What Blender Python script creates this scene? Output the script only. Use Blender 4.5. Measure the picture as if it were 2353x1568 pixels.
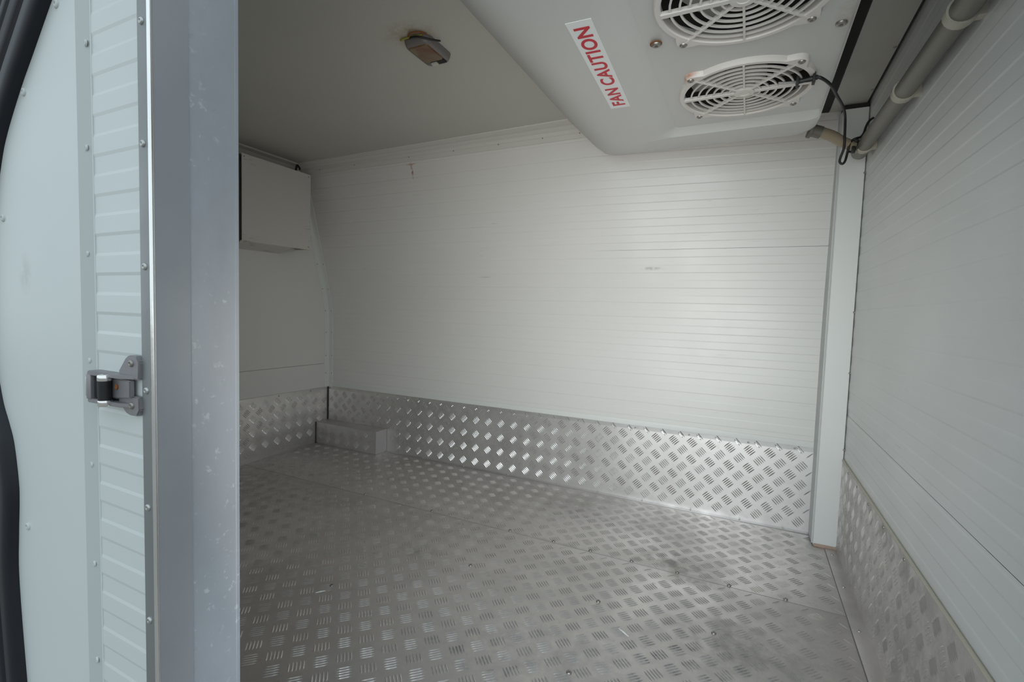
import bpy, bmesh, math, random
from mathutils import Vector, Matrix
for o in list(bpy.data.objects): bpy.data.objects.remove(o)
S = bpy.context.scene
COL = S.collection
rnd = random.Random(7)

# ------------------------------------------------------------------ camera
cd = bpy.data.cameras.new('camera'); cam = bpy.data.objects.new('camera', cd); COL.objects.link(cam)
F, YAW, PIT, ROLL = 1110.23, -.45428, -.05885, .03039
fw = Vector((math.sin(YAW)*math.cos(PIT), math.cos(YAW)*math.cos(PIT), math.sin(PIT)))
rt = Vector((math.cos(YAW), -math.sin(YAW), 0)); up = rt.cross(fw)
r2 = math.cos(ROLL)*rt + math.sin(ROLL)*up; u2 = -math.sin(ROLL)*rt + math.cos(ROLL)*up
M = Matrix.Identity(4)
for i in range(3): M[i][0], M[i][1], M[i][2] = r2[i], u2[i], -fw[i]
M.translation = Vector((1.94317, -1.82333, .68931)); cam.matrix_world = M
cd.sensor_fit = 'HORIZONTAL'; cd.sensor_width = 36; cd.lens = 36*F/2353; cd.clip_start = .02; cd.clip_end = 200
S.camera = cam

# ------------------------------------------------------------------ world, light, exposure
wd = bpy.data.worlds.new('overcast_sky'); S.world = wd; wd.use_nodes = True
nt = wd.node_tree; nt.nodes.clear()
wo = nt.nodes.new('ShaderNodeOutputWorld'); bg = nt.nodes.new('ShaderNodeBackground')
tc = nt.nodes.new('ShaderNodeTexCoord'); sx = nt.nodes.new('ShaderNodeSeparateXYZ'); rp = nt.nodes.new('ShaderNodeValToRGB')
nt.links.new(tc.outputs['Generated'], sx.inputs[0]); nt.links.new(sx.outputs['Z'], rp.inputs[0])
rp.color_ramp.elements[0].position = 0; rp.color_ramp.elements[0].color = (.80, .90, .95, 1)
rp.color_ramp.elements[1].position = 1; rp.color_ramp.elements[1].color = (.74, .90, 1.0, 1)
nt.links.new(rp.outputs[0], bg.inputs[0]); bg.inputs[1].default_value = 1.15
nt.links.new(bg.outputs[0], wo.inputs[0])

def doorway_fill(name, energy, color, loc, size, direction, spread):
    ld = bpy.data.lights.new(name, 'AREA'); ld.shape = 'RECTANGLE'; ld.size, ld.size_y = size
    ld.energy = energy; ld.color = color; ld.spread = math.radians(spread)
    o = bpy.data.objects.new(name, ld); COL.objects.link(o); o.location = loc
    o.rotation_euler = Vector(direction).to_track_quat('-Z', 'Y').to_euler()
# added fill lamps inside the doorway boosting the daylight: cool falling, warm rising
doorway_fill('sky_fill', 4.0, (.86, .965, 1.0), (1.77, -1.44, .70), (.66, 1.0), (-.20, 1, -.18), 104)
doorway_fill('ground_bounce_fill', 1.1, (1.0, .85, .70), (1.74, -1.44, .45), (.66, .5), (-.25, 1, .33), 100)

vs = S.view_settings; vs.view_transform = 'Standard'; vs.look = 'None'; vs.gamma = 1; vs.use_curve_mapping = False
vs.exposure = 0.0

# ------------------------------------------------------------------ sizes
W, H, HS, ZK = 2.221, 1.35, .28, .687
def lean(x): return .18 if x < 1.4 else .18 + (.06-.18)*(x-1.4)/(W-1.4)
def by(x, z):                       # upright below the knee, leaning in above it, with a soft bend
    d, w = z-ZK, .11
    return -lean(x)*(max(0, d) if abs(d) >= w else (d+w)**2/(4*w))/(H-ZK)

# ------------------------------------------------------------------ material helpers
def mat(name, color, rough=.5, metal=0, spec=.5):
    m = bpy.data.materials.new(name); m.use_nodes = True
    b = m.node_tree.nodes['Principled BSDF']
    b.inputs['Base Color'].default_value = (*color, 1); b.inputs['Roughness'].default_value = rough
    b.inputs['Metallic'].default_value = metal; b.inputs['Specular IOR Level'].default_value = spec
    return m
class N:
    def __init__(s, m): s.t = m.node_tree; s.b = s.t.nodes['Principled BSDF']
    def new(s, k, **kw):
        n = s.t.nodes.new(k)
        for a, v in kw.items(): setattr(n, a, v)
        return n
    def link(s, a, b): s.t.links.new(a, b)
    def pos(s): return s.new('ShaderNodeNewGeometry').outputs['Position']
    def noise(s, scale, detail=4, rough=.55, stretch=(1, 1, 1)):
        mp = s.new('ShaderNodeMapping'); mp.inputs['Scale'].default_value = stretch; s.link(s.pos(), mp.inputs[0])
        n = s.new('ShaderNodeTexNoise'); n.inputs['Scale'].default_value = scale; n.inputs['Detail'].default_value = detail
        n.inputs['Roughness'].default_value = rough; s.link(mp.outputs[0], n.inputs['Vector']); return n.outputs['Fac']
    def ramp(s, fac, a, b, ca=0., cb=1.):
        r = s.new('ShaderNodeMapRange'); r.inputs[1].default_value = a; r.inputs[2].default_value = b
        r.inputs[3].default_value = ca; r.inputs[4].default_value = cb; s.link(fac, r.inputs[0]); return r.outputs[0]
    def mix(s, fac, a, b):
        n = s.new('ShaderNodeMix', data_type='RGBA')
        s.put(n.inputs[0], fac); s.put(n.inputs[6], a); s.put(n.inputs[7], b); return n.outputs[2]
    def put(s, sock, v):
        if isinstance(v, bpy.types.NodeSocket): s.link(v, sock)
        elif isinstance(v, tuple): sock.default_value = (*v, 1)
        else: sock.default_value = v
    def math(s, op, a, b=0.):
        n = s.new('ShaderNodeMath', operation=op); s.put(n.inputs[0], a); s.put(n.inputs[1], b); return n.outputs[0]
    def spot(s, p, r, soft=1.):                      # 1 at p falling to 0 at distance r (a stain with a place of its own)
        v = s.new('ShaderNodeVectorMath', operation='SUBTRACT'); s.link(s.pos(), v.inputs[0]); v.inputs[1].default_value = p
        d = s.new('ShaderNodeVectorMath', operation='MULTIPLY'); s.link(v.outputs[0], d.inputs[0])
        d.inputs[1].default_value = tuple(1/q for q in r)
        l = s.new('ShaderNodeVectorMath', operation='LENGTH'); s.link(d.outputs[0], l.inputs[0])
        return s.ramp(l.outputs['Value'], 1, 1-soft)
    def bump(s, h, strength, dist):
        n = s.new('ShaderNodeBump'); n.inputs['Strength'].default_value = strength; n.inputs['Distance'].default_value = dist
        s.link(h, n.inputs['Height']); s.link(n.outputs[0], s.b.inputs['Normal'])

def white_panel(name, color, rough=.36, dash=0., th=.705, dark=(.30, .27, .24), stretch=(2.2, 2.2, 70), stains=(), spec=.5, wave=.25):
    m = mat(name, color, rough, spec=spec); n = N(m)
    c = n.mix(n.ramp(n.noise(1.6, 3), .35, .7, 0, .5), color, tuple(v*.93 for v in color))
    if dash:
        d = n.ramp(n.noise(3.1, 3, .6, stretch), .0+th, th+.04)
        d = n.math('MULTIPLY', d, n.ramp(n.noise(2.3, 2), .45, .62))
        c = n.mix(n.math('MULTIPLY', d, dash), c, dark)
    for p, r, col, k in stains:
        s = n.spot(p, r, .7); s = n.math('MULTIPLY', s, n.ramp(n.noise(70, 4), .35, .6))
        c = n.mix(n.math('MULTIPLY', s, k), c, col)
    n.link(c, n.b.inputs['Base Color'])
    n.link(n.ramp(n.noise(5, 4), .3, .7, rough-.05, rough+.07), n.b.inputs['Roughness'])
    n.bump(n.noise(1.9, 1), wave, .01)
    return m
def metal(name, color, rough, dirt=.35, dirtcol=(.20, .175, .15), stains=(), scale=2.4, metallic=.9, stretch=(1, 1, 1), lo=.46, hi=.8, specks=0):
    m = mat(name, color, rough, metallic); n = N(m)
    c = n.mix(n.ramp(n.noise(6, 5), .35, .7, 0, .6), color, tuple(v*.84 for v in color))
    f = n.math('MULTIPLY', n.ramp(n.noise(scale, 6, .62, stretch), lo, hi), dirt)
    g = n.math('MULTIPLY', n.ramp(n.noise(38, 5, .7), .60, .78), dirt*.9)
    f = n.math('MAXIMUM', f, g)
    for p, r, k in stains:
        s = n.math('MULTIPLY', n.spot(p, r, 1.), n.ramp(n.noise(22, 5, .65), .32, .62)); f = n.math('MAXIMUM', f, n.math('MULTIPLY', s, k))
    n.link(n.mix(f, c, dirtcol), n.b.inputs['Base Color'])
    n.link(n.math('SUBTRACT', metallic, n.math('MULTIPLY', f, .7)), n.b.inputs['Metallic'])
    r0 = n.ramp(n.noise(9, 5, .6), .3, .7, rough-.06, rough+.08)
    n.link(n.math('ADD', r0, n.math('MULTIPLY', f, .3)), n.b.inputs['Roughness'])
    if specks:
        k = n.math('MULTIPLY', n.ramp(n.noise(85, 4, .7), .60, .68), n.ramp(n.noise(4.5, 3), .44, .62))
        old = n.b.inputs['Base Color'].links[0].from_socket
        n.link(n.mix(n.math('MULTIPLY', k, specks), old, (.80, .84, .87)), n.b.inputs['Base Color'])
    n.bump(n.noise(120, 3), .08, .001)
    return m

WHITE = (.72, .70, .672)
M_wall = white_panel('white_ribbed_laminate', WHITE, .34, .55, stains=[
    ((.640, -.165, 1.272), (.007, .05, .045), (.30, .09, .02), .9), ((.640, -.165, 1.295), (.03, .05, .006), (.34, .13, .04), .7),
    ((1.62, -.03, .862), (.05, .05, .008), (.42, .40, .38), .8)])
M_wallr = white_panel('white_ribbed_laminate_end', (.69, .70, .69), .36, .55, stretch=(2.2, 2.2, 60))
M_walll = white_panel('white_smooth_laminate', WHITE, .42)
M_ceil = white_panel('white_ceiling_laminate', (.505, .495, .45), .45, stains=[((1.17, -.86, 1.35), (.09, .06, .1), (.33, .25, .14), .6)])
M_trim = white_panel('white_painted_angle', (.72, .725, .70), .40, wave=.1)
M_trimold = white_panel('yellowed_painted_angle', (.63, .61, .57), .45, wave=.1)
M_cab = white_panel('scuffed_white_sheet', (.64, .615, .565), .48, .9, .60, (.16, .14, .12), (5, 5, 38))
M_door = white_panel('white_door_laminate', (.66, .70, .69), .36, stains=[
    ((1.10, -1.537, .72), (.02, .05, .03), (.45, .46, .45), .5)], wave=.15)
M_strip = white_panel('grey_white_door_edging', (.53, .56, .55), .5, wave=.1)
M_unit = white_panel('white_moulded_plastic', (.59, .59, .57), .42, wave=.05, stains=[
    ((2.055, -.90, 1.17), (.02, .05, .05), (.50, .42, .33), .5)])
M_guard = white_panel('ivory_guard_plastic', (.70, .66, .62), .45, wave=0, stains=[((1.802, -.80, 1.165), (.03, .03, .03), (.45, .12, .02), .8)])
M_floor = metal('worn_aluminium_floor', (.68, .645, .635), .43, .62, metallic=.85, stains=[
    ((1.13, -.72, 0), (.10, .07, .1), .9), ((1.80, -.44, 0), (.20, .11, .1), .75), ((1.25, -.55, 0), (.10, .07, .1), .35),
    ((1.95, -.72, 0), (.28, .20, .1), .6), ((1.86, -.50, 0), (.16, .05, .1), .7), ((1.6, -.95, 0), (.5, .25, .1), .45), ((.15, -.75, 0), (.6, .45, .1), .75), ((1.70, -.22, 0), (.35, .10, .1), .35), ((1.45, -.48, 0), (.5, .012, .1), .5)])
M_floorbar = metal('worn_aluminium_tread', (.74, .715, .705), .30, .55, (.10, .085, .09), scale=16, stains=[((1.85, -.85, 0), (.55, .40, .1), 1.), ((1.50, -1.0, 0), (.5, .30, .1), .9), ((1.45, -.25, 0), (.35, .14, .1), .9), ((1.75, -.40, 0), (.3, .22, .1), .8)])
M_kick = metal('aluminium_kick_plate', (.74, .715, .70), .43, .30, metallic=.82, stains=[((.04, 0, .04), (.18, .2, .12), .8), ((W, -.25, .1), (.1, .5, .3), .55), ((W, -.9, .1), (.1, .5, .3), .6), ((W, -.62, .26), (.1, .8, .07), .7)])
M_kickbar = metal('aluminium_kick_tread', (.80, .775, .765), .26, .2)
M_jamb = metal('brushed_stainless', (.57, .605, .66), .42, .75, (.33, .345, .375), scale=5., lo=.40, hi=.68, specks=.9, stretch=(1, 1, .5), metallic=.45)
M_jambd = metal('dull_stainless', (.50, .52, .56), .38, .3, (.31, .33, .37), scale=3.2, stretch=(1, 1, .5), metallic=.5)
M_alu = metal('aluminium_extrusion', (.64, .62, .62), .40, .3)
M_bright = metal('polished_edge', (.92, .92, .90), .18, 0., metallic=1)
M_flange = metal('dull_aluminium_flange', (.30, .31, .315), .45, .3, (.2, .2, .2), metallic=.6)
M_cast = metal('cast_zinc_hinge', (.34, .33, .345), .42, .5, (.16, .14, .14), scale=28, metallic=.8)
M_chrome = mat('chrome', (.85, .84, .82), .12, 1)
M_rubber = mat('black_rubber', (.010, .012, .017), .5, spec=.35)
M_black = mat('black_cable_plastic', (.008, .008, .009), .5)
M_dark = mat('dark_joints_and_shade', (.025, .025, .022), .9)  # backing and joints; also the shade painted into open gaps
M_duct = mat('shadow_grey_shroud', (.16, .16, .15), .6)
M_blade = mat('pale_fan_plastic', (.42, .42, .39), .5)
M_rivet = mat('rivet_aluminium', (.52, .52, .50), .35, .8)
M_rivetw = mat('painted_rivet', (.60, .63, .62), .4)
M_hole = mat('rivet_core', (.05, .045, .04), .6)
M_screw = mat('weathered_screw', (.34, .32, .29), .38, .85)
M_caulk = mat('dirty_sealant', (.50, .46, .38), .6)
M_rust = mat('rust', (.22, .075, .02), .8)
M_pipe = mat('grey_drain_pipe', (.17, .158, .13), .42)
M_fit = mat('brown_grey_fitting', (.15, .135, .115), .5)
M_clip = mat('cream_pipe_clip', (.46, .44, .37), .5)
M_sticker = mat('white_sticker', (.80, .82, .82), .35)
M_red = mat('red_print', (.56, .004, .022), .4)
M_bezel = mat('aged_grey_bezel', (.17, .155, .145), .45)
M_lens = mat('browned_lens', (.30, .22, .12), .3); n_ = N(M_lens)
n_.link(n_.mix(n_.ramp(n_.noise(22, 3), .42, .62), (.185, .135, .075), (.145, .060, .022)), n_.b.inputs['Base Color'])
M_knob = mat('ivory_switch', (.52, .50, .44), .4)
M_yellow = mat('yellowed_sealant', (.30, .29, .05), .6)
M_primer = mat('bare_primer_edge', (.42, .30, .24), .7)
M_hose = mat('braided_clear_hose', (.42, .35, .24), .35); n_ = N(M_hose)
w_ = n_.new('ShaderNodeTexWave'); w_.inputs['Scale'].default_value = 130; n_.link(n_.pos(), w_.inputs[0])
n_.link(n_.mix(n_.math('MULTIPLY', w_.outputs['Fac'], .6), (.24, .185, .11), (.46, .41, .33)), n_.b.inputs['Base Color'])
M_ground = mat('warm_asphalt', (.30, .275, .245), .9); n_ = N(M_ground)
n_.link(n_.mix(n_.noise(3, 6), (.33, .30, .265), (.26, .24, .215)), n_.b.inputs['Base Color'])

# ------------------------------------------------------------------ mesh helpers
def quads(bm, vs, fs):
    v = [bm.verts.new(p) for p in vs]
    for f in fs:
        try: bm.faces.new([v[i] for i in f])
        except ValueError: pass
    return v
def add_box(bm, lo, hi, bev=0):
    t = bmesh.new(); bmesh.ops.create_cube(t, size=1)
    lo, hi = Vector(lo), Vector(hi)
    for v in t.verts: v.co = Vector(((lo[i]+hi[i])/2 + v.co[i]*(hi[i]-lo[i]) for i in range(3)))
    if bev: bmesh.ops.bevel(t, geom=t.edges[:], offset=bev, segments=2, affect='EDGES', profile=.6)
    merge(bm, t)
def merge(bm, t):
    vm = {v: bm.verts.new(v.co) for v in t.verts}
    for f in t.faces: bm.faces.new([vm[v] for v in f.verts])
    t.free()
def add_prism(bm, pts, axis, d0, d1, bev=0):
    """2-D outline extruded along an axis; pts are the two remaining coordinates in x,y,z order."""
    def P(p, d):
        q = list(p); q.insert(axis, d); return q
    t = bmesh.new(); n = len(pts)
    a = [t.verts.new(P(p, d0)) for p in pts]; b = [t.verts.new(P(p, d1)) for p in pts]
    t.faces.new(a); t.faces.new(b[::-1])
    for i in range(n): t.faces.new((a[i], b[i], b[(i+1) % n], a[(i+1) % n]))
    bmesh.ops.recalc_face_normals(t, faces=t.faces[:])
    if bev: bmesh.ops.bevel(t, geom=t.edges[:], offset=bev, segments=2, affect='EDGES')
    merge(bm, t)
def frame(d):
    d = Vector(d).normalized(); a = Vector((0, 0, 1)) if abs(d.z) < .9 else Vector((1, 0, 0))
    x = a.cross(d).normalized(); return x, d.cross(x)
def add_tube(bm, pts, r, n=8, caps=True):
    pts = [Vector(p) for p in pts]; rs = r if isinstance(r, (list, tuple)) else [r]*len(pts)
    rings = []; x = None
    for i, p in enumerate(pts):
        d = (pts[min(i+1, len(pts)-1)]-pts[max(i-1, 0)]).normalized()
        if x is None: x, y = frame(d)
        else: x = (x - d*x.dot(d)).normalized(); y = d.cross(x)
        rings.append([bm.verts.new(p + rs[i]*(math.cos(2*math.pi*k/n)*x + math.sin(2*math.pi*k/n)*y)) for k in range(n)])
    for a, b in zip(rings, rings[1:]):
        for k in range(n): bm.faces.new((a[k], a[(k+1) % n], b[(k+1) % n], b[k]))
    if caps: bm.faces.new(rings[0][::-1]); bm.faces.new(rings[-1])
def add_lathe(bm, c, axis, prof, n=24):
    """prof: (radius, height along axis) pairs, closed at ends when radius is 0."""
    x, y = frame(axis); z = Vector(axis).normalized(); c = Vector(c); rings = []
    for r, h in prof:
        if r < 1e-6: rings.append([bm.verts.new(c+z*h)])
        else: rings.append([bm.verts.new(c + z*h + r*(math.cos(2*math.pi*k/n)*x + math.sin(2*math.pi*k/n)*y)) for k in range(n)])
    for a, b in zip(rings, rings[1:]):
        for k in range(n):
            k2 = (k+1) % n
            if len(a) == 1: bm.faces.new((a[0], b[k2], b[k]))
            elif len(b) == 1: bm.faces.new((a[k], a[k2], b[0]))
            else: bm.faces.new((a[k], a[k2], b[k2], b[k]))
def smooth_path(pts, n=6):
    P = [Vector(p) for p in pts]; out = []
    for i in range(len(P)-1):
        a, b, c, d = P[max(i-1, 0)], P[i], P[i+1], P[min(i+2, len(P)-1)]
        for k in range(n):
            t = k/n
            out.append(.5*((2*b) + (c-a)*t + (2*a-5*b+4*c-d)*t*t + (3*b-a-3*c+d)*t**3))
    return out + [P[-1]]
def wloc(o):
    v = Vector(o.location)
    while o.parent: o = o.parent; v += o.location
    return v
def obj(name, bm, m, parent=None, base=None, sharp=.55, recalc=True):
    base = Vector(base) if base is not None else (wloc(parent) if parent else Vector((0, 0, 0)))
    if recalc: bmesh.ops.recalc_face_normals(bm, faces=bm.faces[:])
    for f in bm.faces: f.smooth = True
    for e in bm.edges: e.smooth = len(e.link_faces) == 2 and e.calc_face_angle(3) < sharp
    for v in bm.verts: v.co -= base
    me = bpy.data.meshes.new(name); bm.to_mesh(me); bm.free()
    me.materials.append(m); o = bpy.data.objects.new(name, me); COL.objects.link(o)
    if parent: o.parent = parent; o.location = base - wloc(parent)
    else: o.location = base
    return o
def B(): return bmesh.new()
def thing(name, label, cat, loc, group=None):
    o = bpy.data.objects.new(name, None); COL.objects.link(o); o.location = loc; o.empty_display_size = .05
    o['label'] = label; o['category'] = cat
    if group: o['group'] = group
    return o
def tag(o, label, cat, group=None):
    o['label'] = label; o['category'] = cat
    if group: o['group'] = group
    return o
def struct(name, bm, m, **k):
    o = obj(name, bm, m, **k); o['kind'] = 'structure'; return o
def box_obj(name, lo, hi, m, parent=None, bev=0):
    b = B(); add_box(b, lo, hi, bev); return obj(name, b, m, parent)

# rivets and screws share mesh data
def rivet_mesh(name, r, h, m, mc, slot=False):
    b = B(); add_lathe(b, (0, 0, 0), (0, 0, 1), [(r, -.0005), (r, h*.35), (r*.8, h*.8), (r*.38, h), (r*.34, h*.55), (0, h*.55)], 14)
    for f in b.faces: f.smooth = True
    me = bpy.data.meshes.new(name); b.to_mesh(me)
    me.materials.append(m); me.materials.append(mc)
    for p in me.polygons:
        if max((me.vertices[i].co.xy.length for i in p.vertices)) < r*.36: p.material_index = 1
    b.free(); return me
RV = rivet_mesh('rivet', .0045, .0028, M_rivet, M_hole)
RVW = rivet_mesh('rivet_painted', .0045, .0022, M_rivetw, M_hole)
RVD = rivet_mesh('rivet_dark', .0034, .002, M_screw, M_hole)
SC = rivet_mesh('screw', .0085, .004, M_screw, M_hole)
SCS = rivet_mesh('screw_small', .0052, .003, M_screw, M_hole)
def put(name, me, p, nrm, parent, s=1):
    o = bpy.data.objects.new(name, me); COL.objects.link(o); o.parent = parent
    o.location = Vector(p) - wloc(parent); o.rotation_euler = Vector(nrm).to_track_quat('Z', 'Y').to_euler(); o.scale = (s, s, s); return o

# five-bar tread relief: one joined mesh per plate
def tread(name, m, parent, place, u0, u1, v0, v1, p=.0615, L=.030, w=.0038, h=.0013, skip=None):
    """place(u, v, h) -> world point; groups of five bars at +45 and -45 degrees on a square lattice."""
    vs, fs = [], []
    prof = [(-.5, 0, 0), (-.3, .42, 0), (0, .5, 0), (.3, .42, 0), (.5, 0, 0), (.3, -.42, 0), (0, -.5, 0), (-.3, -.42, 0), (-.28, 0, 1), (.28, 0, 1)]
    tri = [(0, 8, 1), (1, 8, 2), (2, 8, 9), (2, 9, 3), (3, 9, 4), (4, 9, 5), (5, 9, 6), (6, 9, 8), (6, 8, 7), (7, 8, 0)]
    i0, i1 = int(math.floor(u0/p))-1, int(math.ceil(u1/p))+1; j0, j1 = int(math.floor(v0/p))-1, int(math.ceil(v1/p))+1
    for i in range(i0, i1):
        for j in range(j0, j1):
            for half, sgn in ((0, 1), (.5, -1)):
                cu, cv = (i+half)*p, (j+half)*p
                dx, dy = .7071, .7071*sgn
                for k in range(-2, 3):
                    ou, ov = cu - dy*k*.0066, cv + dx*k*.0066
                    e = L*(.5 if abs(k) < 2 else .46)
                    if ou-e*.72 < u0 or ou+e*.72 > u1 or ov-e*.72 < v0 or ov+e*.72 > v1: continue
                    if skip and skip(ou, ov): continue
                    b0 = len(vs)
                    for a, q, t in prof:
                        x, y = a*e*2, q*w
                        vs.append(place(ou + dx*x - dy*y, ov + dy*x + dx*y, t*h))
                    fs += [tuple(b0+c for c in f) for f in tri]
    base = wloc(parent)
    me = bpy.data.meshes.new(name); me.from_pydata([tuple(Vector(v)-base) for v in vs], [], fs)
    me.materials.append(m); me.validate()
    b = bmesh.new(); b.from_mesh(me); bmesh.ops.recalc_face_normals(b, faces=b.faces[:]); b.to_mesh(me); b.free()
    o = bpy.data.objects.new(name, me); COL.objects.link(o); o.parent = parent; o['kind'] = 'stuff'; return o

# ribbed sheet: raised and sunk bands of equal width across z
def rib_levels(z0, z1, pitch=.053, off=0., depth=.0009, ramp=.0022):
    L = [(z0, 0.)]; z = math.floor(z0/pitch)*pitch + off - pitch
    ev = []
    while z < z1 + pitch:
        ev += [(z, 0., depth), (z+pitch/2, depth, 0.)]; z += pitch
    for e, a, b in ev:
        if z0+.003 < e < z1-.003: L += [(e-ramp/2, a), (e+ramp/2, b)]
    L[0] = (z0, L[1][1] if len(L) > 1 else 0.); L.append((z1, L[-1][1]))
    return L
def ribbed(bm, P, us, levels):
    """P(u, z, d) -> point; d is the relief towards the viewer."""
    rows = [[bm.verts.new(P(u, z, d)) for u in us] for z, d in levels]
    for a, b in zip(rows, rows[1:]):
        for k in range(len(us)-1): bm.faces.new((a[k], a[k+1], b[k+1], b[k]))

# ------------------------------------------------------------------ outside
b = B(); quads(b, [(-25, -30, -.75), (30, -30, -.75), (30, 25, -.75), (-25, 25, -.75)], [(0, 1, 2, 3)])
struct('ground', b, M_ground)

# ------------------------------------------------------------------ shell of the insulated body
YF, YI = -1.530, -1.437          # outer and inner face of the front wall
XJ = 1.378                       # doorway jamb face
b = B(); add_box(b, (-.07, -1.53, -.08), (W+.07, .07, -.004)); floor = struct('floor', b, M_dark)
for k, (ya, yb_) in enumerate(((-.4835, 0.), (-1.53, -.4855))):
    b = B(); add_box(b, (0, ya, -.0038), (W, yb_, 0.), .0004 if k else 0)
    s = obj('floor_sheet', b, M_floor, floor)
    tread('tread_bars', M_floorbar, s, lambda u, v, h: (u, v, h), .004, W-.036, max(ya, -1.25), yb_-(.026 if k == 0 else .004),
          skip=lambda u, v: u < .41 and v > -.095)
for x, y in [(1.447, -.478), (1.562, -.478), (1.682, -.478), (1.805, -.478), (1.933, -.478), (2.061, -.477), (1.30, -.478), (1.0, -.478), (.7, -.478)]:
    put('floor_screw', SCS, (x, y, .0005), (0, 0, 1), floor)
for x, y in [(1.653, -.712), (1.91, -.703), (1.668, -.966), (1.30, -.72), (1.05, -.97)]:
    put('floor_screw', SCS, (x, y, .0005), (0, 0, 1), floor)

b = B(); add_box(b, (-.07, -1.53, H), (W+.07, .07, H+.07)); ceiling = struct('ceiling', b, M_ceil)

# back wall (+Y side); leans in above the knee, less so towards the right
b = B()
us = [-.07, .7, 1.4, 1.6, 1.8, 2.0, W+.07]; zs = [-.08, .5] + [.56+.03*k for k in range(10)] + [1.0, H]
ribbed(b, lambda u, z, d: (u, by(u, z)+.0012, z), us, [(z, 0) for z in zs]); ribbed(b, lambda u, z, d: (u, .07, z), us, [(z, 0) for z in (-.08, H)])
wall_back = struct('wall_back', b, M_strip, recalc=False)
us = [0, .35, .7, 1.05, 1.4, 1.6, 1.8, 2.0, W]
def dense(levels, step=.02):
    out = []
    for (z0, d0), (z1, d1) in zip(levels, levels[1:]):
        n = max(1, int(math.ceil((z1-z0)/step))); out += [(z0+(z1-z0)*k/n, d0+(d1-d0)*k/n) for k in range(n)]
    return out + [levels[-1]]
for z0, z1 in ((.298, .9260), (.9273, H)):
    b = B(); ribbed(b, lambda u, z, d: (u, by(u, z)-.001-d, z if u > 1.5 or z != .9260 else .9272), us, dense(rib_levels(z0, z1, off=-.0015, depth=.0009, ramp=.003)))
    obj('wall_panel', b, M_wall, wall_back, sharp=.2)

# left wall
b = B(); add_box(b, (-.07, -1.53, -.08), (-.004, .07, H)); wall_left = struct('wall_left', b, M_dark)
for z0, z1 in ((.275, .3993), (.4007, H)):
    box_obj('wall_panel', (-.004, -1.437, z0), (0, 0, z1), M_walll, wall_left)
# right wall
b = B(); add_box(b, (W+.003, -1.53, -.08), (W+.07, .07, H)); wall_right = struct('wall_right', b, M_dark)
for z0, z1 in ((.275, .4146), (.4154, H)):
    b = B(); ribbed(b, lambda u, z, d: (W-d*.6, u, z), [-1.53, -1., -.5, 0], rib_levels(z0, z1, off=.010, depth=.0012, ramp=.0035)); obj('wall_panel', b, M_wallr, wall_right, sharp=.2)
# front wall beside and above the doorway
b = B(); add_box(b, (-.07, YF+.002, -.30), (XJ-.004, YI, H+.07)); wall_front = struct('wall_front', b, M_walll)
b = B(); ribbed(b, lambda u, z, d: (u, YF-.001-d, z), [1.255, 1.31, 1.3615], rib_levels(-.3, H+.07, off=.007, pitch=.0445, depth=.0008, ramp=.0036)); obj('wall_panel', b, M_door, wall_front, sharp=.05)

# ------------------------------------------------------------------ stainless doorway jamb
b = B(); add_box(b, (XJ-.004, YF+.036, -.30), (XJ, YI-.002, H+.07)); jamb = struct('trim_1', b, M_jamb)
box_obj('jamb_fold', (XJ-.004, YF-.002, -.30), (XJ+.0016, YF+.036, H+.07), M_jambd, jamb)
box_obj('jamb_inner_lip', (XJ-.028, YI-.003, -.30), (XJ+.0006, YI+.001, H+.07), M_jamb, jamb)
b = B(); add_box(b, (1.3595, YF-.0035, -.30), (XJ-.001, YF+.002, H+.07), .0006); fl = obj('jamb_flange', b, M_flange, jamb)
b = B(); add_tube(b, [(XJ+.0004, YF-.0016, -.30), (XJ+.0004, YF-.0016, H+.07)], .0025, 16); obj('jamb_bead', b, M_bright, jamb)
for z in (.976, .853, .726, .594, .466, .339, .21, 1.10): put('rivet', RV, (1.3685, YF-.0035, z), (0, -1, 0), jamb, .85)

# ------------------------------------------------------------------ opened door leaf, seen from its inside face
sp = [(1.33, 1.18), (1.26, 1.110), (1.187, 1.038), (1.137, .988), (1.103, .954), (1.062, .906), (1.040, .868), (1.012, .79), (.998, .71), (.998, .63),
      (1.019, .552), (1.038, .518), (1.052, .491), (1.0625, .44), (1.0625, .408), (1.058, .364), (1.055, .299), (1.070, .158), (1.09, .02), (1.105, -.2)]
sp = [(p.x, p.y) for p in smooth_path([(x, z, 0) for x, z in sp], 4)]
def offs(w):
    out = []
    for i, p in enumerate(sp):
        a, c = sp[max(i-1, 0)], sp[min(i+1, len(sp)-1)]; dx, dz = c[0]-a[0], c[1]-a[1]; l = math.hypot(dx, dz)
        out.append((p[0] + dz/l*w, p[1] - dx/l*w))
    return out
YD = -1.5365
outer = [q for q in offs(.104) if q[0] < 1.235]; outer = [q for i, q in enumerate(outer) if i == 0 or q[1] < min(p[1] for p in outer[:i])]
b = B(); F_, K_ = [], []
for x, z in outer: F_.append((b.verts.new((x, YD, z)), b.verts.new((1.243, YD, z)))); K_.append((b.verts.new((x, YD+.006, z)), b.verts.new((1.243, YD+.006, z))))
for i in range(len(outer)-1):
    b.faces.new((F_[i][0], F_[i][1], F_[i+1][1], F_[i+1][0])); b.faces.new((K_[i][0], K_[i+1][0], K_[i+1][1], K_[i][1]))
    b.faces.new((F_[i][0], F_[i+1][0], K_[i+1][0], K_[i][0])); b.faces.new((F_[i][1], K_[i][1], K_[i+1][1], F_[i+1][1]))
door = struct('door_1', b, M_door)
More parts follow.
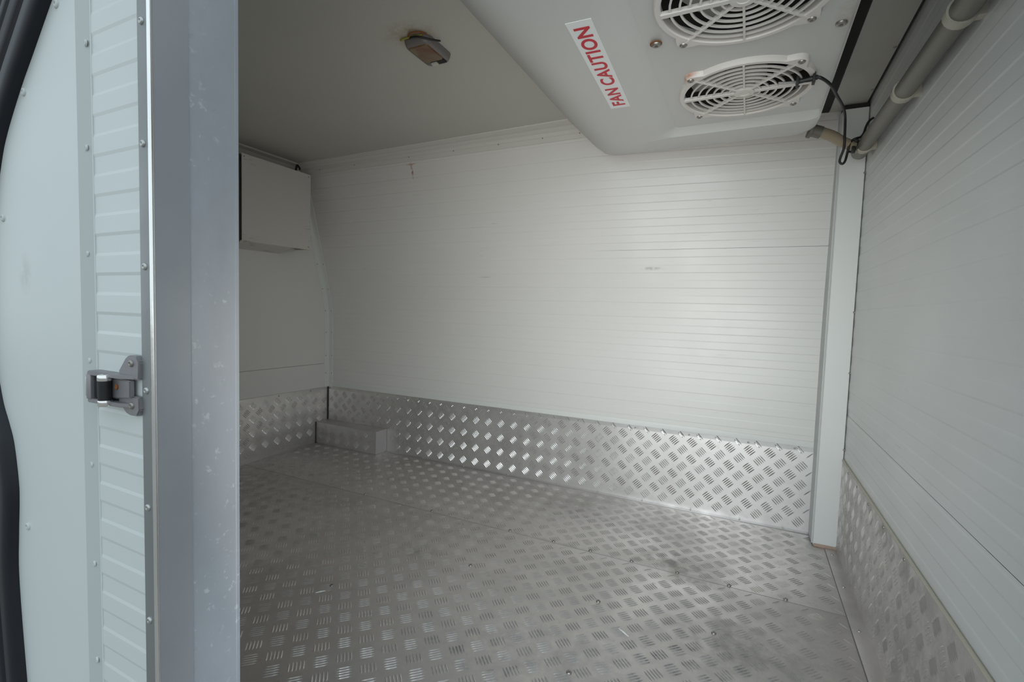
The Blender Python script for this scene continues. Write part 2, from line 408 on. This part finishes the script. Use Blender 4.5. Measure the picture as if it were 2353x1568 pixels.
b = B(); quads(b, [(1.263, YF-.0015, -.2), (1.243, YD-.0008, -.2), (1.243, YD-.0008, 1.36), (1.263, YF-.0015, 1.36), (1.263, YF, -.2), (1.243, YF, -.2), (1.243, YF, 1.36), (1.263, YF, 1.36)],
               [(0, 1, 2, 3), (4, 5, 6, 7), (0, 1, 5, 4), (2, 3, 7, 6), (0, 3, 7, 4), (1, 2, 6, 5)]); obj('edge_strip', b, M_strip, door)
b = B(); add_tube(b, [(1.2635, YF-.0015, -.2), (1.2635, YF-.0015, 1.36)], .0011, 6); obj('sealant_bead', b, M_door, door)
prof = [(-.001, -.001), (.001, .016), (.010, .023), (.024, .024), (.030, .012), (.036, .011), (.041, .021), (.054, .025), (.060, .012), (.066, .011), (.071, .020), (.080, .021), (.085, .011), (.091, .018), (.102, .017), (.106, -.001)]
b = B(); rows = []
for w, h in prof: rows.append([b.verts.new((q[0], YD-h*.55, q[1])) for q in offs(w)])
for r0, r1 in zip(rows, rows[1:]):
    for k in range(len(sp)-1): b.faces.new((r0[k], r0[k+1], r1[k+1], r1[k]))
obj('rubber_gasket', b, M_rubber, door, sharp=1.2)
for x, z in ((1.1115, .947), (1.0885, .383), (1.2, 1.032), (1.041, .795)): put('rivet', RVW, (x, YD, z), (0, -1, 0), door, 1.15)
for x, z in ((1.2575, .977), (1.2545, .862), (1.252, .742), (1.2515, .618), (1.2515, .494), (1.253, .373), (1.2545, .253)):
    put('rivet', RVW, (x, YF-.0034, z), (-.3, -1, 0), door, .85)

# ------------------------------------------------------------------ hinge on the ribbed strip
hg = thing('door_hinge', 'grey cast metal door hinge with chrome pin bolted to the white ribbed door post', 'hinge', (1.30, YF-.001, .566))
yh = YF-.001
def poly(pts): return [(x, z) for x, z in pts]
for nm, pts, sz in (('upper_ear', [(1.322, .604), (1.345, .604), (1.3605, .605), (1.3615, .624), (1.356, .6305), (1.342, .6305), (1.336, .628), (1.322, .613)], .622),
                    ('lower_ear', [(1.322, .584), (1.345, .586), (1.3605, .586), (1.3615, .572), (1.356, .565), (1.342, .5645), (1.336, .5655), (1.320, .577)], .576)):
    b = B(); add_prism(b, pts, 1, yh-.0065, yh, .0012); e = obj(nm, b, M_cast, hg)
    put('bolt', SCS, (1.3475, yh-.0065, sz), (0, -1, 0), e, .75)
for nm, z0, z1 in (('upper_arm', .6045, .609), ('lower_arm', .5735, .578)):
    b = B(); add_prism(b, [(1.270, yh-.012), (1.2765, yh-.016), (1.335, yh-.013), (1.352, yh-.006), (1.350, yh), (1.270, yh)], 2, z0, z1, .0008); obj(nm, b, M_cast, hg)
box_obj('knuckle_plate', (1.272, yh-.0155, .577), (1.282, yh, .606), M_cast, hg, .0012)
box_obj('side_plate', (1.2655, yh-.014, .579), (1.2735, yh, .602), M_alu, hg, .002)
b = B(); add_prism(b, [(1.312, .5805), (1.3485, .5845), (1.3485, .6035), (1.312, .6035)], 1, yh-.009, yh-.004, .001); pl_ = obj('web_plate', b, M_cast, hg)
b = B(); add_lathe(b, (1.3235, yh-.009, .5945), (0, -1, 0), [(.0030, -.001), (.0030, .0012), (.0018, .0016), (0, .0008)], 14); obj('rusted_rivet', b, M_rust, pl_)
px, py = 1.3115, yh-.0150
b = B(); add_lathe(b, (px, py, .5795), (0, 0, 1), [(0, 0), (.0062, 0), (.0062, .0215), (0, .0215)], 24); obj('pin_sleeve', b, M_black, hg)
b = B(); add_box(b, (1.283, yh-.012, .5795), (1.306, yh-.001, .6035)); obj('pin_leaf', b, M_rubber, hg)
for nm, z0, z1 in (('pin_cap', .601, .6085), ('pin_cap', .5735, .5795)):
    b = B(); s = 1 if z0 > .59 else -1; zz = z0 if s > 0 else z1
    add_lathe(b, (px, py, zz), (0, 0, s), [(0, 0), (.0064, 0), (.0067, .001), (.0067, .005), (.0061, .0066), (.0045, .007), (.004, .0064), (0, .0064)], 24); obj(nm, b, M_chrome, hg)

# ------------------------------------------------------------------ kick plates of tread aluminium
KT = .009
KB = .013                         # the top edge of the back plate is dressed back against the wall
b = B(); add_prism(b, [(-.0002, 0), (-KT, 0), (-KT, HS-KB), (-.0016, HS), (-.0002, HS)], 0, 0, W); bb = struct('baseboard_back', b, M_kick, sharp=.1)
def kb(v): return KT if v < HS-KB else KT - (KT-.0016)*(v-HS+KB)/KB
tread('tread_bars', M_kickbar, bb, lambda u, v, h: (u, -kb(v)-h, v), .012, 2.155, .004, HS+.004, skip=lambda u, v: u < .41 and v < .115)
box_obj('foot_flange', (.40, -.024, .0002), (2.16, -.002, .0026), M_alu, bb, .0006)
b = B(); add_box(b, (.40, -KT-.0006, .0), (.475, -KT+.0004, .115)); obj('overlap_tab', b, M_alu, bb)
for x in (.146, .50, .902, 1.131, 1.36, 1.582, 1.773, 1.963, 2.10): put('rivet', RV, (x, -kb(HS-.008)-.0003, HS-.008), (0, -1, .55), bb, .8)
for x in (.62, .84, 1.06, 1.28, 1.45, 1.62, 1.79, 1.95, 2.08): put('rivet', RV, (x, -.017, .0026), (0, 0, 1), bb, .7)
b = B(); add_box(b, (.0002, -1.43, 0), (.006, 0, HS-.001), .0005); bl = struct('baseboard_left', b, M_kick)
box_obj('dark_joint', (.006, -.0125, .11), (.0105, -.0085, HS-.001), M_dark, bl)
tread('tread_bars', M_kickbar, bl, lambda u, v, h: (.006+h, u, v), -1.3, -.008, .004, HS-.004)
box_obj('foot_flange', (.002, -1.43, .0002), (.024, -.09, .0024), M_alu, bl, .0006)
for y in (-.50, -.30, -.12): put('rivet', RVD, (.006, y, HS-.010), (1, 0, 0), bl)
b = B(); add_box(b, (W-.005, -1.53, 0), (W-.0002, -.02, HS-.001), .0005); br = struct('baseboard_right', b, M_kick)
tread('tread_bars', M_kickbar, br, lambda u, v, h: (W-.005-h, u, v), -1.5, -.10, .006, HS-.004)
b = B(); add_box(b, (2.186, -1.53, .0002), (W-.003, -.10, .0028), .0006); obj('foot_flange', b, M_floor, br)
box_obj('dark_joint', (2.1848, -1.53, .0003), (2.1865, -.12, .0010), M_duct, br)
b = B(); add_tube(b, [(W-.004, -1.53, HS-.001), (W-.004, -.11, HS-.001)], .0032, 8); obj('dirty_sealant', b, M_caulk, br)
for y in (-.343, -.541, -.74, -.15): put('rivet', RV, (2.200, y, .0028), (0, 0, 1), br, .9)
for y in (-.21, -.33, -.46, -.60, -.75): put('rivet', RVD, (W-.005, y, HS-.012), (-1, 0, 0), br)

# ------------------------------------------------------------------ white angles and trims
def strip_z(P, zs, ws):
    b = B(); rows = [[b.verts.new(P(z, w)) for w in ws] for z in zs]
    for a, c in zip(rows, rows[1:]):
        for k in range(len(ws)-1): b.faces.new((a[k], a[k+1], c[k+1], c[k]))
    return b
def corner(z, w):                                   # angle in the back left corner: w < 0 on the left wall, w > 0 on the back wall
    y = by(0, z)
    if w < 0: return (.0028, y + w, z)
    return (w, y-.0035, z)
ws = [-.030, -.029, -.003, .003, .029, .030]
b = B(); zs = [HS-.002, .45] + [.56+.03*k for k in range(9)] + [.85, 1.05, H-.002]
rows = []
for z in zs:
    y = by(0, z)
    rows.append([b.verts.new(p) for p in ((.0002, y-.030, z), (.0032, y-.029, z), (.0036, y-.006, z), (.0070, y-.0038, z), (.030, y-.0036, z), (.031, y-.0002, z))])
for a, c in zip(rows, rows[1:]):
    for k in range(5): b.faces.new((a[k], a[k+1], c[k+1], c[k]))
t2 = struct('trim_2', b, M_trim)
for z in (.35, .44, .56, .67, .78, .90): 
    put('rivet', RVD, (.0034, by(0, z)-.022, z), (1, 0, 0), t2, .75); put('rivet', RVD, (.024, by(.02, z)-.0036, z), (0, -1, 0), t2, .75)
# angle where the back wall meets the ceiling, two beads along it
b = B(); rows = []
for x in (0., .35, .7, 1.05, 1.4, 1.8, 2.15):
    y = by(x, H); g = .020 + .026*min(x, 1.4)/1.4
    rows.append([b.verts.new((x, yy, zz)) for yy, zz in ((y+.012, H-.044), (y+.007, H-.043), (y-.002, H-.030), (y-.006, H-.028), (y-.0095, H-.017), (y-.013, H-.016), (y-.015-g*.3, H-.008), (y-.018-g*.4, H-.0085), (y-.018-g, H-.0035), (y-.020-g, H-.0002))])
for a, c in zip(rows, rows[1:]):
    for k in range(9): b.faces.new((a[k], a[k+1], c[k+1], c[k]))
t3 = struct('trim_3', b, M_trimold, sharp=.3)
for x in (.13, .34, .64, .86, 1.06, 1.24, 1.38): put('rivet', RVD, (x, by(x, H)-.0035, H-.030), (0, -.8, -.5), t3, .75)
# angle where the left wall meets the ceiling
b = B(); add_prism(b, [(0.0002, H-.048), (.004, H-.047), (.007, H-.012), (.028, H-.006), (.029, H-.0002), (.0002, H-.0002)], 1, -1.43, by(0, H)-.02); t4 = struct('trim_4', b, M_trimold)
# white base channel above the back kick plate
b = B(); add_box(b, (.03, -.0042, HS+.0005), (2.165, -.0008, .3005), .0005); struct('trim_5', b, M_trim)
# square post in the back right corner, tilted a touch with the wall
def yp(z): return -.105 - .015*max(0, (z-.5)/.8)
b = B(); rows = []
for z in (.004, .35, .7, 1.0, 1.304):
    y = yp(z); yb_ = by(2.15, z)+.02
    rows.append([b.verts.new(p) for p in ((2.156, max(y+.02, yb_+.001), z), (2.156, y+.0015, z), (2.1575, y, z), (W-.004, y, z), (W-.0025, y+.0015, z), (W-.0025, max(y+.02, yb_+.001), z))])
for a, c in zip(rows, rows[1:]):
    for k in range(5): b.faces.new((a[k], a[k+1], c[k+1], c[k]))
post = struct('trim_6', b, M_trim)
box_obj('post_side', (2.1525, -.092, .004), (2.1565, .0, 1.304), M_strip, post)
b = B(); add_box(b, (2.1575, yp(0)-.0035, .0004), (W-.0035, yp(0)+.02, .0095), .0012); obj('bare_foot', b, M_primer, post)
box_obj('shaded_gap_block', (2.158, -.118, 1.3045), (W-.004, -.05, 1.317), M_dark, post)  # dark block put in as the shade of the gap above the post
for z in (.012, .31, .54, .72, 1.12): put('rivet', RVD, (W-.003, yp(z)-.0005, z), (0, -1, 0), post, .9)
# lowered ceiling panel between the cooler and the right wall, with an open joint along the wall
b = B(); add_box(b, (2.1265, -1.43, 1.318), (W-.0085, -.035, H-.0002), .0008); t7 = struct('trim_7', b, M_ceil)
for y in (-.075, -.205, -.43, -.66): put('rivet', SCS, (W-.0135, y, 1.318), (0, 0, -1), t7, .7)
box_obj('joint_gap', (W-.0085, -1.43, 1.3195), (W-.0045, -.035, H-.0004), M_dark, t7)

# ------------------------------------------------------------------ step box in the back left corner
sb = thing('step_box', 'low tread-plate aluminium box on the floor in the far corner', 'box', (.2, -.047, 0))
b = B(); add_box(b, (.0075, -.086, .0006), (.397, -KT-.0012, .108), .0012); obj('box_body', b, M_kick, sb)
b = B(); add_box(b, (.397, -.086, .0006), (.3985, -KT-.001, .1085)); obj('end_plate', b, M_alu, sb)
b = B(); add_box(b, (.0075, -.0868, .1078), (.3985, -KT-.001, .1092), .0004); obj('top_plate', b, M_floor, sb)
tread('tread_bars', M_kickbar, sb, lambda u, v, h: (u, -.086-h, v), .02, .392, .004, .104)
box_obj('dark_joint', (.007, -.089, .0006), (.0095, -.0845, .109), M_dark, sb)

# ------------------------------------------------------------------ cover box high on the left wall
XC = .10
cb = thing('wall_cabinet', 'scuffed white metal cover box high on the left wall under the ceiling', 'cabinet', (.05, -.38, .945))
b = B(); quads(b, [(XC, -.545, 1.291), (XC, -.209, 1.291), (XC, -.209, .950), (XC, -.545, .945), (XC-.003, -.545, 1.291), (XC-.003, -.209, 1.291), (XC-.003, -.209, .950), (XC-.003, -.545, .945)],
               [(0, 1, 2, 3), (4, 5, 6, 7), (0, 1, 5, 4), (1, 2, 6, 5), (2, 3, 7, 6), (3, 0, 4, 7)]); obj('front_panel', b, M_cab, cb)
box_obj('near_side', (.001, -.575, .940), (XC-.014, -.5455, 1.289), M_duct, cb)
b = B(); quads(b, [(XC-.003, -.545, .946), (XC-.003, -.300, .949), (.001, -.300, .925), (.001, -.545, .922), (XC-.003, -.545, .949), (XC-.003, -.300, .952), (.001, -.300, .928), (.001, -.545, .925)],
               [(0, 1, 2, 3), (4, 5, 6, 7), (0, 1, 5, 4), (1, 2, 6, 5), (2, 3, 7, 6), (3, 0, 4, 7)]); obj('bottom_panel', b, M_cab, cb)
box_obj('top_panel', (.001, -.545, 1.288), (XC-.003, -.209, 1.291), M_cab, cb)
box_obj('far_side', (.001, -.212, .952), (XC-.003, -.209, 1.288), M_cab, cb)
for y, z in ((-.535, 1.28), (-.22, 1.28), (-.22, .962)): put('screw', RVD, (XC, y, z), (1, 0, 0), cb, .8)

# ------------------------------------------------------------------ ceiling lamp
lp = thing('ceiling_lamp', 'small browned rectangular lamp with a switch on the white ceiling', 'lamp', (1.180, -.794, H))
def rrect(x0, x1, y0, y1, r, n=5):
    out = []
    for cx, cy, a0 in ((x1-r, y1-r, 0), (x0+r, y1-r, 90), (x0+r, y0+r, 180), (x1-r, y0+r, 270)):
        for k in range(n+1):
            a = math.radians(a0 + 90*k/n); out.append((cx+r*math.cos(a), cy+r*math.sin(a)))
    return out
def loops(bm, ls, cap=True):
    rs = [[bm.verts.new((x, y, z)) for x, y in pts] for pts, z in ls]; n = len(rs[0])
    for a, c in zip(rs, rs[1:]):
        for k in range(n): bm.faces.new((a[k], a[(k+1) % n], c[(k+1) % n], c[k]))
    if cap: bm.faces.new(rs[-1])
    return rs
x0, x1, y0, y1 = 1.143, 1.217, -.850, -.738
b = B(); loops(b, [(rrect(x0-.002, x1+.002, y0-.002, y1+.002, .020), H), (rrect(x0, x1, y0, y1, .019), H-.010), (rrect(x0+.003, x1-.003, y0+.003, y1-.003, .017), H-.0165),
                   (rrect(x0+.007, x1-.007, y0+.010, y1-.008, .009), H-.019), (rrect(x0+.008, x1-.008, y0+.011, y1-.009, .009), H-.016)]); obj('bezel', b, M_bezel, lp)
b = B(); loops(b, [(rrect(x0+.0075, x1-.0075, y0+.0105, y1-.026, .006), H-.0155), (rrect(x0+.010, x1-.010, y0+.014, y1-.028, .006), H-.0205)]); obj('lens', b, M_lens, lp)
box_obj('switch_slot', (x0+.022, y1-.024, H-.0192), (x1-.012, y1-.010, H-.0152), M_dark, lp)
box_obj('switch', (x0+.022, y1-.023, H-.0235), (x0+.040, y1-.011, H-.017), M_knob, lp, .002)
b = B(); add_tube(b, smooth_path([(1.140, -.852, H-.003), (1.163, -.856, H-.004), (1.186, -.855, H-.004), (1.205, -.851, H-.003)]), .0024, 10); obj('sealant', b, M_yellow, lp)
b = B(); add_tube(b, smooth_path([(1.164, -.850, H-.003), (1.180, -.860, H-.008), (1.200, -.860, H-.011), (1.222, -.845, H-.014), (1.240, -.825, H-.012)]), [.0022]*24+[.0010], 10); obj('loose_wire', b, M_black, lp)
b = B(); add_tube(b, smooth_path([(1.164, -.854, H-.003), (1.182, -.870, H-.005), (1.205, -.866, H-.004), (1.216, -.850, H-.003)]), .0018, 10); obj('rusty_wire', b, M_rust, lp)

# ------------------------------------------------------------------ ceiling cooler with two fans
ev = thing('ceiling_cooler', 'white moulded cooling unit with two round fan guards under the ceiling', 'air conditioner', (1.75, -.82, H))
ZP, ZB = 1.170, 1.157
b = B()
Ls = [(rrect(1.355, 2.066, -1.43, -.195, .03), H-.001), (rrect(1.375, 2.066, -1.42, -.205, .04), H-.022), (rrect(1.478, 2.066, -1.40, -.255, .05), 1.222), (rrect(1.510, 2.066, -1.37, -.285, .05), 1.194),
      (rrect(1.550, 2.065, -1.34, -.385, .04), 1.168), (rrect(1.590, 2.064, -1.30, -.465, .03), ZB), (rrect(1.708, 2.0635, -1.24, -.490, .03), ZB), (rrect(1.716, 2.0635, -1.238, -.493, .03), ZB+.0022),
      (rrect(1.746, 2.0632, -1.228, -.512, .02), ZP-.0015), (rrect(1.754, 2.063, -1.226, -.517, .012), ZP+.0006), (rrect(1.757, 2.0625, -1.222, -.520, .012), ZP+.0035)]
loops(b, Ls, cap=False); obj('cover', b, M_unit, ev, sharp=.45)
FC = [(1.909, -.690), (1.911, -1.018)]; FR = .122
b = B(); xa, xb = 1.752, 2.0636
ycuts = [-.517, -.853, -1.226]
for (cx, cy), ya, yb_ in zip(FC, ycuts[1:], ycuts[:2]):
    n = 48; inn, out, rim = [], [], []
    angs = sorted([2*math.pi*k/n for k in range(n)])
    for a in angs:
        dx, dy = math.cos(a), math.sin(a)
        t = min(((xb-cx) if dx > 0 else (xa-cx))/dx if abs(dx) > 1e-9 else 9, ((yb_-cy) if dy > 0 else (ya-cy))/dy if abs(dy) > 1e-9 else 9)
        out.append(b.verts.new((cx+dx*t, cy+dy*t, ZP))); inn.append(b.verts.new((cx+dx*FR, cy+dy*FR, ZP))); rim.append(b.verts.new((cx+dx*FR, cy+dy*FR, ZP+.012)))
    for k in range(n):
        k2 = (k+1) % n; b.faces.new((out[k], out[k2], inn[k2], inn[k])); b.faces.new((inn[k], inn[k2], rim[k2], rim[k]))
    for X_ in (xa, xb):
        for Y_ in (ya, yb_):
            c = b.verts.new((X_, Y_, ZP)); near = sorted(out, key=lambda v: (v.co-c.co).length)
            p = next(v for v in near if abs(v.co.x-X_) < 1e-6 and v is not c); q = next(v for v in near if abs(v.co.y-Y_) < 1e-6 and v is not c)
            if p is not q: b.faces.new((c, p, q))
obj('fan_panel', b, M_unit, ev)
for (x, y) in ((1.772, -.934), (2.051, -.875), (1.771, -.56), (2.051, -.56), (1.771, -1.18), (2.051, -1.18))[:2]: put('panel_screw', SC, (x, y, ZP-.0005 if x > 1.8 else ZP-.005), (0, 0, -1), ev)
b = B(); add_lathe(b, (1.7715, -.9345, ZP-.004), (0, 0, -1), [(0, 0), (.0105, 0), (.0105, .0012), (0, .0012)], 16); obj('rust_ring', b, M_rust, ev)
# fans behind the panel
for fi, (cx, cy) in enumerate(FC):
    b = B(); add_lathe(b, (cx, cy, ZP+.006), (0, 0, 1), [(FR+.003, 0), (FR+.002, .06), (FR-.008, .105), (0, .11)], 40); obj('fan_shroud', b, M_duct if fi > 5 else M_dark, ev)
    b = B(); add_lathe(b, (cx, cy, ZP+.008), (0, 0, 1), [(.036, .002), (.040, .012), (.040, .045), (0, .05)], 24); add_lathe(b, (cx, cy, ZP+.008), (0, 0, -1), [(.036, -.002), (.030, .001), (0, .002)], 24)
    rot = obj('fan_rotor', b, M_blade, ev)
    for k in range(5):
        a0 = 2*math.pi*k/5 + (.35 if fi == 0 else .9)
        t = B(); rows = []
        for r in (.036, .06, .085, .110, .116):
            sp_ = .72*(1+.25*(r-.036)/.08); rows.append([t.verts.new((cx+r*math.cos(a0+sp_*(u-.5)+(r-.036)*3.2), cy+r*math.sin(a0+sp_*(u-.5)+(r-.036)*3.2), ZP+.030+.030*u*(1-.2*(r-.036)/.08))) for u in (0, .33, .66, 1)])
        for a, c in zip(rows, rows[1:]):
            for q in range(3): t.faces.new((a[q], a[q+1], c[q+1], c[q]))
        obj('fan_blade', t, M_blade, rot, base=(cx, cy, ZP+.014))
    # guard: flat lobed rim, rings, spokes, hub
    zg = ZP-.010
    gb = B(); n = 96; prof_r = []
    def ro(a):
        lob = 0
        for q in range(4):
            d = abs((a - (math.pi/4 + q*math.pi/2) + math.pi) % (2*math.pi) - math.pi)
            lob = max(lob, .0165*max(0, 1-(d/.16)**2)**.7)
        return .1285 + lob
    R_ = [[], [], [], []]
    for k in range(n):
        a = 2*math.pi*k/n; d = Vector((math.cos(a), math.sin(a), 0)); o_ = ro(a)
        R_[0].append(gb.verts.new(Vector((cx, cy, ZP)) + d*o_)); R_[1].append(gb.verts.new(Vector((cx, cy, zg+.002)) + d*(o_-.001)))
        R_[2].append(gb.verts.new(Vector((cx, cy, zg)) + d*(o_-.003))); R_[3].append(gb.verts.new(Vector((cx, cy, zg)) + d*.1185))
    i4 = [gb.verts.new(Vector((cx, cy, zg+.002)) + Vector((math.cos(2*math.pi*k/n), math.sin(2*math.pi*k/n), 0))*.117) for k in range(n)]
    i5 = [gb.verts.new(Vector((cx, cy, ZP+.004)) + Vector((math.cos(2*math.pi*k/n), math.sin(2*math.pi*k/n), 0))*.117) for k in range(n)]
    R_ += [i4, i5]
    for a, c in zip(R_, R_[1:]):
        for k in range(n): gb.faces.new((a[k], a[(k+1) % n], c[(k+1) % n], c[k]))
    guard = obj('fan_guard', gb, M_guard, ev, base=(cx, cy, zg))
    for k in range(6):
        r = .0305 + .0146*k
        t = B(); m_ = 56; rr = []
        for hh, rad in ((zg+.0006, r-.0017), (zg+.0006, r+.0017), (zg+.0042, r+.0010), (zg+.0042, r-.0010)):
            rr.append([t.verts.new((cx+rad*math.cos(2*math.pi*q/m_), cy+rad*math.sin(2*math.pi*q/m_), hh)) for q in range(m_)])
        for a, c in zip(rr, rr[1:]+rr[:1]):
            for q in range(m_): t.faces.new((a[q], a[(q+1) % m_], c[(q+1) % m_], c[q]))
        obj('guard_ring', t, M_guard, guard)
    for k in range(8):
        a = k*math.pi/4 + .0; d = Vector((math.cos(a), math.sin(a), 0)); s_ = Vector((-d.y, d.x, 0)); hw = .0045 if k in (0, 4) else .0018
        r1 = .118 if k % 2 == 0 else .131
        t = B(); c0 = Vector((cx, cy, 0)); vs_ = []
        for z in (zg-.0008, zg+.006):
            vs_ += [c0 + d*.016 + s_*hw + Vector((0, 0, z)), c0 + d*r1 + s_*hw + Vector((0, 0, z)), c0 + d*r1 - s_*hw + Vector((0, 0, z)), c0 + d*.016 - s_*hw + Vector((0, 0, z))]
        quads(t, vs_, [(0, 1, 2, 3), (4, 5, 6, 7), (0, 1, 5, 4), (1, 2, 6, 5), (2, 3, 7, 6), (3, 0, 4, 7)]); obj('guard_spoke', t, M_guard, guard)
    t = B(); add_lathe(t, (cx, cy, zg), (0, 0, -1), [(.019, -.006), (.019, .0016), (.010, .0022), (.009, .0012), (0, .0012)], 28); obj('guard_hub', t, M_guard, guard)
    for q in range(4):
        a = math.pi/4 + q*math.pi/2; put('guard_screw', SCS, (cx+.1345*math.cos(a), cy+.1345*math.sin(a), zg+.0005), (0, 0, -1), guard, 1.25)
# sticker with red lettering
import mathutils
st = B(); ang = math.radians(2.3)
sc_, ss_ = Vector((1.666, -.894, ZB-.0003)), Matrix.Rotation(ang, 3, 'Z')
def sp3(x, y, z): return sc_ + ss_ @ Vector((x, y, z))
q = []
for z in (0, -.0006): q += [sp3(-.0215, -.172, z), sp3(.0215, -.172, z), sp3(.0215, .172, z), sp3(-.0215, .172, z)]
quads(st, q, [(0, 1, 2, 3), (4, 5, 6, 7), (0, 1, 5, 4), (1, 2, 6, 5), (2, 3, 7, 6), (3, 0, 4, 7)])
sticker = obj('sticker', st, M_sticker, ev)
fc = bpy.data.curves.new('lettering', 'FONT'); fc.body = 'FAN CAUTION'; fc.align_x = 'CENTER'; fc.align_y = 'CENTER'; fc.size = 1; fc.extrude = .004; fc.offset = .026; fc.space_character = 1.08; fc.space_word = .8
fo = bpy.data.objects.new('lettering_source', fc); COL.objects.link(fo); bpy.context.view_layer.update()
me = bpy.data.meshes.new_from_object(fo.evaluated_get(bpy.context.evaluated_depsgraph_get())); bpy.data.objects.remove(fo)
xs_ = [v.co.x for v in me.vertices]; ys_ = [v.co.y for v in me.vertices]
sw, sh = .312/(max(xs_)-min(xs_)), .0275/(max(ys_)-min(ys_)); mx, my = (max(xs_)+min(xs_))/2, (max(ys_)+min(ys_))/2
base = wloc(sticker)
for v in me.vertices:
    u, w_, h_ = (v.co.x-mx)*sw, (v.co.y-my)*sh, v.co.z
    v.co = sp3(-w_, -u + .002, -.0008 - (h_+.004)*.03) - base
me.materials.append(M_red); lt = bpy.data.objects.new('lettering', me); COL.objects.link(lt); lt.parent = sticker
# drain spout at the end of the cover
b = B(); add_lathe(b, (2.064, -.298, 1.198), (.88, .18, -.30), [(0, -.004), (.0205, -.004), (.0205, .004), (.0155, .0055), (.0155, .026), (0, .026)], 20); obj('drain_spout', b, M_fit, ev)
# dark strip standing in for the shade in the ceiling gap beside the cooler
b = B(); add_box(b, (2.070, -1.43, 1.318), (2.1255, -.06, H-.0005), .002); tag(obj('shaded_gap_strip', b, M_dark, base=(2.107, -.75, H)), 'long dark strip standing in for the shaded ceiling gap between the cooler and right wall', 'strip')

# ------------------------------------------------------------------ drain hose and pipe
hose = thing('drain_hose', 'short braided translucent drain hose between the cooler and the wall pipe', 'hose', (2.12, -.27, 1.17))
b = B(); add_tube(b, smooth_path([(2.072, -.2965, 1.1955), (2.084, -.294, 1.192), (2.113, -.280, 1.183), (2.140, -.262, 1.170), (2.165, -.245, 1.162), (2.183, -.229, 1.159)]), .0135, 14); obj('hose_body', b, M_hose, hose)
ct = B(); c = Vector((2.168, -.243, 1.1615)); d = Vector((.75, .6, -.12)).normalized(); xx, yy = frame(d)
add_tube(ct, [c + .0155*(math.cos(2*math.pi*k/20)*xx + math.sin(2*math.pi*k/20)*yy) for k in range(21)], .0028, 6); add_box(ct, (2.163, -.262, 1.138), (2.171, -.2535, 1.156), .0015); add_box(ct, (2.168, -.262, 1.166), (2.177, -.250, 1.176), .0015)
obj('hose_tie', ct, M_black, hose)
pp = thing('drain_pipe', 'grey plastic drain pipe with cream clips along the top of right wall', 'pipe', (2.196, -.8, 1.14))
p0, p1 = Vector((2.194, -.180, 1.164)), Vector((2.194, -1.45, 1.122))
b = B(); add_tube(b, [p0, p0.lerp(p1, .33), p0.lerp(p1, .66), p1], .0175, 20); obj('pipe_run', b, M_pipe, pp)
b = B(); add_tube(b, [p0+Vector((0, .012, .0004)), p0.lerp(p1, .04)], .0195, 20); obj('end_socket', b, M_pipe, pp)
for t_ in (.045, .335, .565, .85):
    c = p0.lerp(p1, t_); d = (p1-p0).normalized(); b = B(); add_tube(b, [c-d*.009, c+d*.009], .0205, 20); add_box(b, (2.205, c.y-.008, c.z-.012), (W-.0005, c.y+.008, c.z+.012)); obj('pipe_clip', b, M_clip, pp)

# ------------------------------------------------------------------ sensor cable
cbx = thing('sensor_cable', 'thin black sensor cable looping from the fan guard down to the pipe end', 'cable', (2.1, -.45, 1.16))
path = [(2.005, -.714, 1.157), (2.024, -.712, 1.155), (2.034, -.722, 1.155), (2.046, -.718, 1.1505), (2.064, -.680, 1.1505), (2.084, -.591, 1.165), (2.110, -.471, 1.187), (2.126, -.385, 1.200), (2.136, -.322, 1.203), (2.142, -.285, 1.180), (2.144, -.270, 1.151),
        (2.139, -.262, 1.129), (2.138, -.260, 1.118), (2.144, -.260, 1.112), (2.150, -.260, 1.119), (2.154, -.258, 1.140), (2.157, -.262, 1.160), (2.163, -.262, 1.171), (2.172, -.262, 1.175), (2.182, -.250, 1.181), (2.191, -.235, 1.195), (2.197, -.22, 1.215), (2.205, -.205, 1.234), (2.2165, -.19, 1.247)]
b = B(); add_tube(b, smooth_path(path, 5), .0030, 12); obj('cable_run', b, M_black, cbx)
b = B(); add_tube(b, [(1.970, -.722, 1.155), (2.006, -.712, 1.155)], .0022, 8); obj('probe_tip', b, M_rivet, cbx)
b = B(); add_tube(b, [(2.004, -.7145, 1.155), (2.036, -.721, 1.155)], .0046, 8); obj('probe_sleeve', b, M_black, cbx)
for x, y in ((2.003, -.714), (2.030, -.716)):
    box_obj('cable_tie', (x-.0025, y-.012, 1.147), (x+.0025, y+.010, 1.164), M_black, cbx, .001)
# short black stub at the ceiling corner
b = B(); add_tube(b, smooth_path([(.034, -.228, H-.010), (.030, -.230, H-.028), (.022, -.226, H-.040), (.012, -.222, H-.052)]), .0050, 8)
add_tube(b, smooth_path([(.034, -.228, H-.010), (.040, -.220, H-.022), (.036, -.216, H-.030)]), .0040, 8)
tag(obj('cable_stub', b, M_black, base=(.03, -.225, H-.03)), 'short black cable stub poking out at the far ceiling corner above the cabinet', 'cable')
# small litter on the floor
for lab, x, y, a, L_, m in (('small white splinter lying on the floor near the left', 1.05, -1.005, .9, .022, M_trim), ('thin white scrap lying on the floor on the right', 1.735, -.80, -.6, .030, M_trim)):
    b = B(); d = Vector((math.cos(a), math.sin(a), 0))*L_/2; add_tube(b, [Vector((x, y, .0028))-d, Vector((x, y, .0032)), Vector((x, y, .0028))+d], [.0008, .0018, .0008], 6)
    tag(obj('paper_scrap', b, m, base=(x, y, .001)), lab, 'litter')
